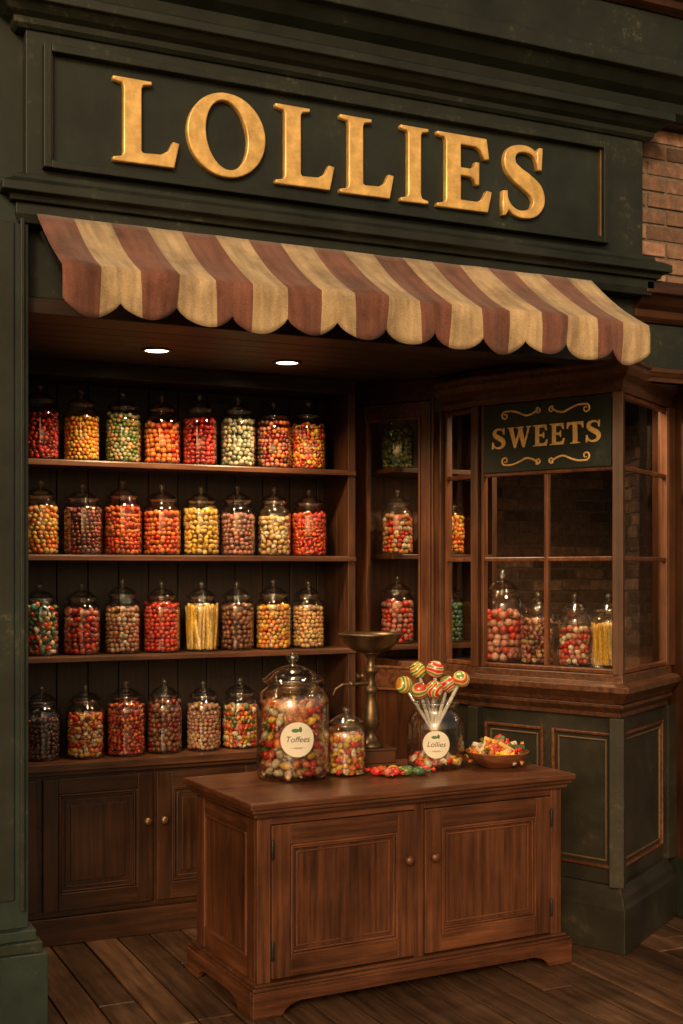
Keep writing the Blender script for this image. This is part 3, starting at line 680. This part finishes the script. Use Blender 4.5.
# ------------------------------------------------------------------ things on the counter
T=CTz+0.001
def text_on_cyl(txt,size,r,cz,ang,parent,mat,x0=0,name='label_text',dz=0):
    cu=bpy.data.curves.new(name,'FONT'); cu.body=txt; cu.size=size; cu.align_x='CENTER'; cu.align_y='CENTER'; cu.shear=0.25
    o=bpy.data.objects.new(name+'_src',cu); COL.objects.link(o); bpy.context.view_layer.update()
    dg=bpy.context.evaluated_depsgraph_get(); me=bpy.data.meshes.new_from_object(o.evaluated_get(dg)); bpy.data.objects.remove(o)
    for v in me.vertices:
        a=ang+v.co.x/r; z=cz+dz+v.co.y; v.co=(r*math.cos(a),r*math.sin(a),z)
    me.materials.clear(); me.materials.append(mat)
    ob=bpy.data.objects.new(name,me); COL.objects.link(ob); ob.parent=parent
def label(parent,r,cz,rad,ang,txt,size):
    b=B('paper_label',[WHITE,GOLDD,LEAF],parent,bevel=0)
    def disc(R0,rr,m,dx=0,dz=0,sx=1,sz=1):
        n=40; rings=6; vs=[(0,0)]
        for q in range(1,rings+1):
            for i in range(n): t=2*math.pi*i/n; vs.append((R0*q/rings*math.cos(t)*sx,R0*q/rings*math.sin(t)*sz))
        P=[(rr*math.cos(ang+(x+dx)/rr),rr*math.sin(ang+(x+dx)/rr),cz+dz+z) for x,z in vs]
        fs=[(0,1+i,1+(i+1)%n) for i in range(n)]
        for q in range(rings-1):
            for i in range(n): a=1+q*n+i; c=1+q*n+(i+1)%n; fs.append((a,a+n,c+n,c))
        b._add(P,fs,m,True,1)
    disc(rad,r+0.0008,1); disc(rad*0.96,r+0.0014,0)
    disc(rad*0.18,r+0.002,2,-rad*0.12,rad*0.5,1.2,0.6); disc(rad*0.14,r+0.002,2,rad*0.16,rad*0.55,0.7,1.1)
    b.finish()
    text_on_cyl(txt,size,r+0.0022,cz,ang,parent,INK)
    text_on_cyl('~ sweets ~',size*0.4,r+0.0022,cz,ang,parent,INK,dz=-rad*0.45,name='label_small_text')
def camang(x,y): return math.atan2(-y,-x)
MIX=[R_+(2.2,),OR+(1.6,),YE+(1.6,),WH+(1.3,),(0.55,0.12,0.06,1.6),(0.5,0.28,0.14,1.0),GR+(.35,)]
bx,by=2.045,4.825
e=jar('large_candy_jar',(bx,by,T),0.152,0.52,MIX,0.0195,'wrap',0.95,seg=64,thick=True)
label(e,0.1525,0.175,0.074,camang(bx,by)+0.13,'Toffees',0.034)
jar('small_candy_jar',(2.275,4.79,T),0.086,0.285,[YE,OR,R_,PY,WH],0.0135,'bean',0.92,seg=48,thick=True)
lx,ly=2.715,4.80
e=jar('lollipop_jar',(lx,ly,T),0.126,0.29,[R_,OR,YE,WH],0.016,'disc',0.26,lid=False,seg=56)
label(e,0.1265,0.115,0.062,camang(lx,ly)+0.02,'Lollies',0.032)
rt=Vector((0.905,-0.426)); fw=Vector((0.426,0.905))
for k,(ox,oz,dp,bo) in enumerate([(-0.138,0.36,0.0,0.07),(-0.075,0.34,-0.06,0.03),(0.0,0.425,0.03,0.0),(0.055,0.36,0.02,-0.04),(0.112,0.385,0.0,-0.07),(-0.01,0.345,-0.06,-0.02),(-0.075,0.42,0.05,0.04)]):
    hp=Vector((*(rt*ox+fw*dp),oz)); bp_=Vector((*(rt*(bo)+fw*(-dp*0.8)),0.03))
    d=(hp-bp_).normalized()
    s=B('lollipop_stick',[STICK,CELLO],e,bevel=0); s.tube(bp_,hp-d*0.02,0.0085,0.0085)
    s.tube(hp-d*0.08,hp-d*0.042,0.022,0.010,1,14); s.tube(hp-d*0.042,hp-d*0.015,0.010,0.032,1,14)
    s.finish()
    me=bpy.data.meshes.new('lollipop_head'); v,f=ico(3); me.from_pydata([tuple(x) for x in v*np.array([.040,.036,.040])],[],[tuple(int(q) for q in t) for t in f]); me.polygons.foreach_set('use_smooth',[True]*len(f)); me.materials.append(SWIRL)
    o=bpy.data.objects.new('lollipop_head',me); COL.objects.link(o); o.parent=e; o.location=hp; o.rotation_euler=(k*1.3,k*0.7,k)
ox,oy=2.968,4.70
e=empty('candy_bowl',(ox,oy,T))
b=B('bowl',[CW[0]],e,bevel=0)
b.lathe([(0.0001,0.0),(0.07,0.0),(0.075,0.006),(0.10,0.02),(0.125,0.04),(0.140,0.064),(0.142,0.068),(0.137,0.070),(0.132,0.066),(0.115,0.042),(0.09,0.024),(0.05,0.014),(0.0001,0.012)],(0,0,0),0,48,tone=1.9); b.finish()
n=46; a=rng.uniform(0,6.28,n); rr=np.sqrt(rng.uniform(0,1,n))*0.105
P=np.stack([rr*np.cos(a),rr*np.sin(a),0.045+0.045*(1-(rr/0.12)**2)+rng.uniform(-.01,.01,n)],1)
inst_mesh('wrapped_candies',WRAP,rotm(n),np.full((n,3),0.021),P,colors([R_,YE,WH,GR,OR,(0.6,0.4,0.25)],n),e)
b=B('wafer_sweets',[simple('wafer_yellow',(0.58,0.35,0.08)),simple('wafer_red',(0.45,0.05,0.03)),simple('wafer_white',(0.58,0.48,0.34)),simple('wafer_green',(0.06,0.12,0.05))],e,bevel=0.006)
for k in range(15):
    q=random.uniform(0,6.28); d=random.uniform(0.0,0.09)
    b.M=Matrix.Translation((d*math.cos(q),d*math.sin(q),0.108-d*0.3))@Euler((random.uniform(-.6,.6),random.uniform(-.6,.6),random.random()*6)).to_matrix().to_4x4()
    l=random.uniform(0.030,0.052); b.box(-l,l,-0.019,0.019,-0.010,0.010,k%4,1)
b.finish()
e=empty('loose_wrapped_sweets',(2.455,4.66,T))
pts=[(-.09,.01,R_),(-.055,.035,OR),(-.02,-.005,R_),(.0,.045,YE),(.03,-.005,GR),(.055,.035,(0.05,0.12,0.05)),(.085,-.005,(0.05,0.12,0.05)),(.12,.025,R_),(-.055,-.03,(0.5,0.12,0.08))]
P=np.array([(x*0.95,y-x*0.35,0.020) for x,y,_ in pts]); n=len(P)
R=[]
for k in range(n):
    t=random.random()*3.1; R.append([[math.cos(t),-math.sin(t),0],[math.sin(t),math.cos(t),0],[0,0,1]])
inst_mesh('sweets',WRAP,np.array(R),np.full((n,3),0.0245),P,np.array([c for _,_,c in pts]),e)
e=empty('weighing_scale',(2.455,4.915,T),math.radians(-6))
b=B('scale_base',[CW[0],BRASS,IRON],e,bevel=0.004)
b.box(-0.11,0.11,-0.065,0.065,0.0,0.022,0,0.6); b.box(-0.095,0.095,-0.055,0.055,0.022,0.075,0,0.65); b.box(-0.10,0.10,-0.06,0.06,0.075,0.088,0,0.6)
b.finish()
b=B('scale_column',[BRASS,IRON],e,bevel=0)
K=1.06
b.lathe([(r,z*K if z>.1 else z) for r,z in [(0.0001,.088),(.055,.088),(.055,.098),(.04,.106),(.028,.122),(.022,.14),(.028,.16),(.038,.175),(.040,.20),(.034,.235),(.026,.27),(.022,.30),(.028,.31),(.032,.32),(.028,.33),(.018,.34),(.018,.38),(.028,.39),(.032,.402),(.022,.415),(.018,.43),(.018,.45),(.03,.465),(.05,.478),(0.0001,.478)]],(0,0,0),0,28)
b.tube((0.02,0,0.37),(-0.13,0.0,0.365),0.010,0.007); b.tube((-0.13,0,0.365),(-0.165,0,0.345),0.007,0.005); b.tube((-0.165,0,0.345),(-0.175,0,0.32),0.005,0.004)
b.lathe([(0.0001,-.012),(.012,-.008),(.014,0),(.012,.008),(0.0001,.012)],(-0.09,0,0.367),0,14)
b.finish()
b=B('scale_pan',[BRASS],e,bevel=0)
b.lathe([(r,z+0.028) for r,z in [(0.0001,.472),(.04,.474),(.08,.485),(.112,.512),(.134,.545),(.142,.550),(.145,.557),(.138,.560),(.130,.550),(.108,.520),(.078,.495),(.04,.483),(0.0001,.481)]],(0,0,0),0,48); b.finish()

# ------------------------------------------------------------------ lamps
def downlight(x,y,z,en,spot=150):
    e=empty('ceiling_downlight',(x,y,z))
    b=B('trim_ring',[BRASS,LAMP],e,bevel=0)
    b.lathe([(0.066,0.0),(0.066,-0.006),(0.056,-0.009),(0.050,-0.004),(0.050,0.0)],(0,0,0),0,32)
    b.lathe([(0.0001,-0.004),(0.050,-0.004)],(0,0,0),1,32); b.finish()
    l=bpy.data.lights.new('lamp','SPOT'); l.energy=en; l.color=(1,0.66,0.34); l.spot_size=math.radians(spot); l.spot_blend=0.6; l.shadow_soft_size=0.05
    o=bpy.data.objects.new('lamp',l); COL.objects.link(o); o.parent=e; o.location=(0,0,-0.03)
downlight(1.58,5.23,2.60,72); downlight(2.21,5.28,2.60,72)
downlight(3.60,4.95,2.615,110)  # added lamp to brighten the bay jars; only the recess fittings are real

# ------------------------------------------------------------------ sun & sky
d=Vector((0.52,0.80,-0.42)).normalized()
s=bpy.data.lights.new('sun','SUN'); s.energy=1.5; s.angle=math.radians(11); s.color=(1,0.79,0.53)
so=bpy.data.objects.new('sun',s); COL.objects.link(so); so.rotation_euler=d.to_track_quat('-Z','Y').to_euler(); so.location=(-4,-6,8)
w=bpy.data.worlds.new('World'); sc.world=w; w.use_nodes=True; nt=w.node_tree; nt.nodes.clear()
o=N(nt,'ShaderNodeOutputWorld'); bg=N(nt,'ShaderNodeBackground',Strength=0.135)
sky=N(nt,'ShaderNodeTexSky',sky_type='NISHITA'); sky.sun_disc=False; sky.sun_elevation=math.asin(-d.z); sky.sun_rotation=math.atan2(-d.x,-d.y); sky.dust_density=5.0; sky.air_density=1.2
c=mixc(nt,1.0,sky.outputs[0],(1.0,0.78,0.53),'MULTIPLY'); nt.links.new(c,bg.inputs[0]); nt.links.new(bg.outputs[0],o.inputs[0])

# ------------------------------------------------------------------ camera
cam=bpy.data.cameras.new('camera'); co=bpy.data.objects.new('camera',cam); COL.objects.link(co); sc.camera=co
cam.sensor_fit='HORIZONTAL'; cam.sensor_width=36; cam.lens=36*1253/683; cam.shift_y=58/683; cam.clip_end=2000
co.location=(0,0,1.65); co.rotation_euler=(math.radians(90),0,math.radians(-25.2))
sc.view_settings.view_transform='Standard'; sc.view_settings.look='None'; sc.view_settings.exposure=0
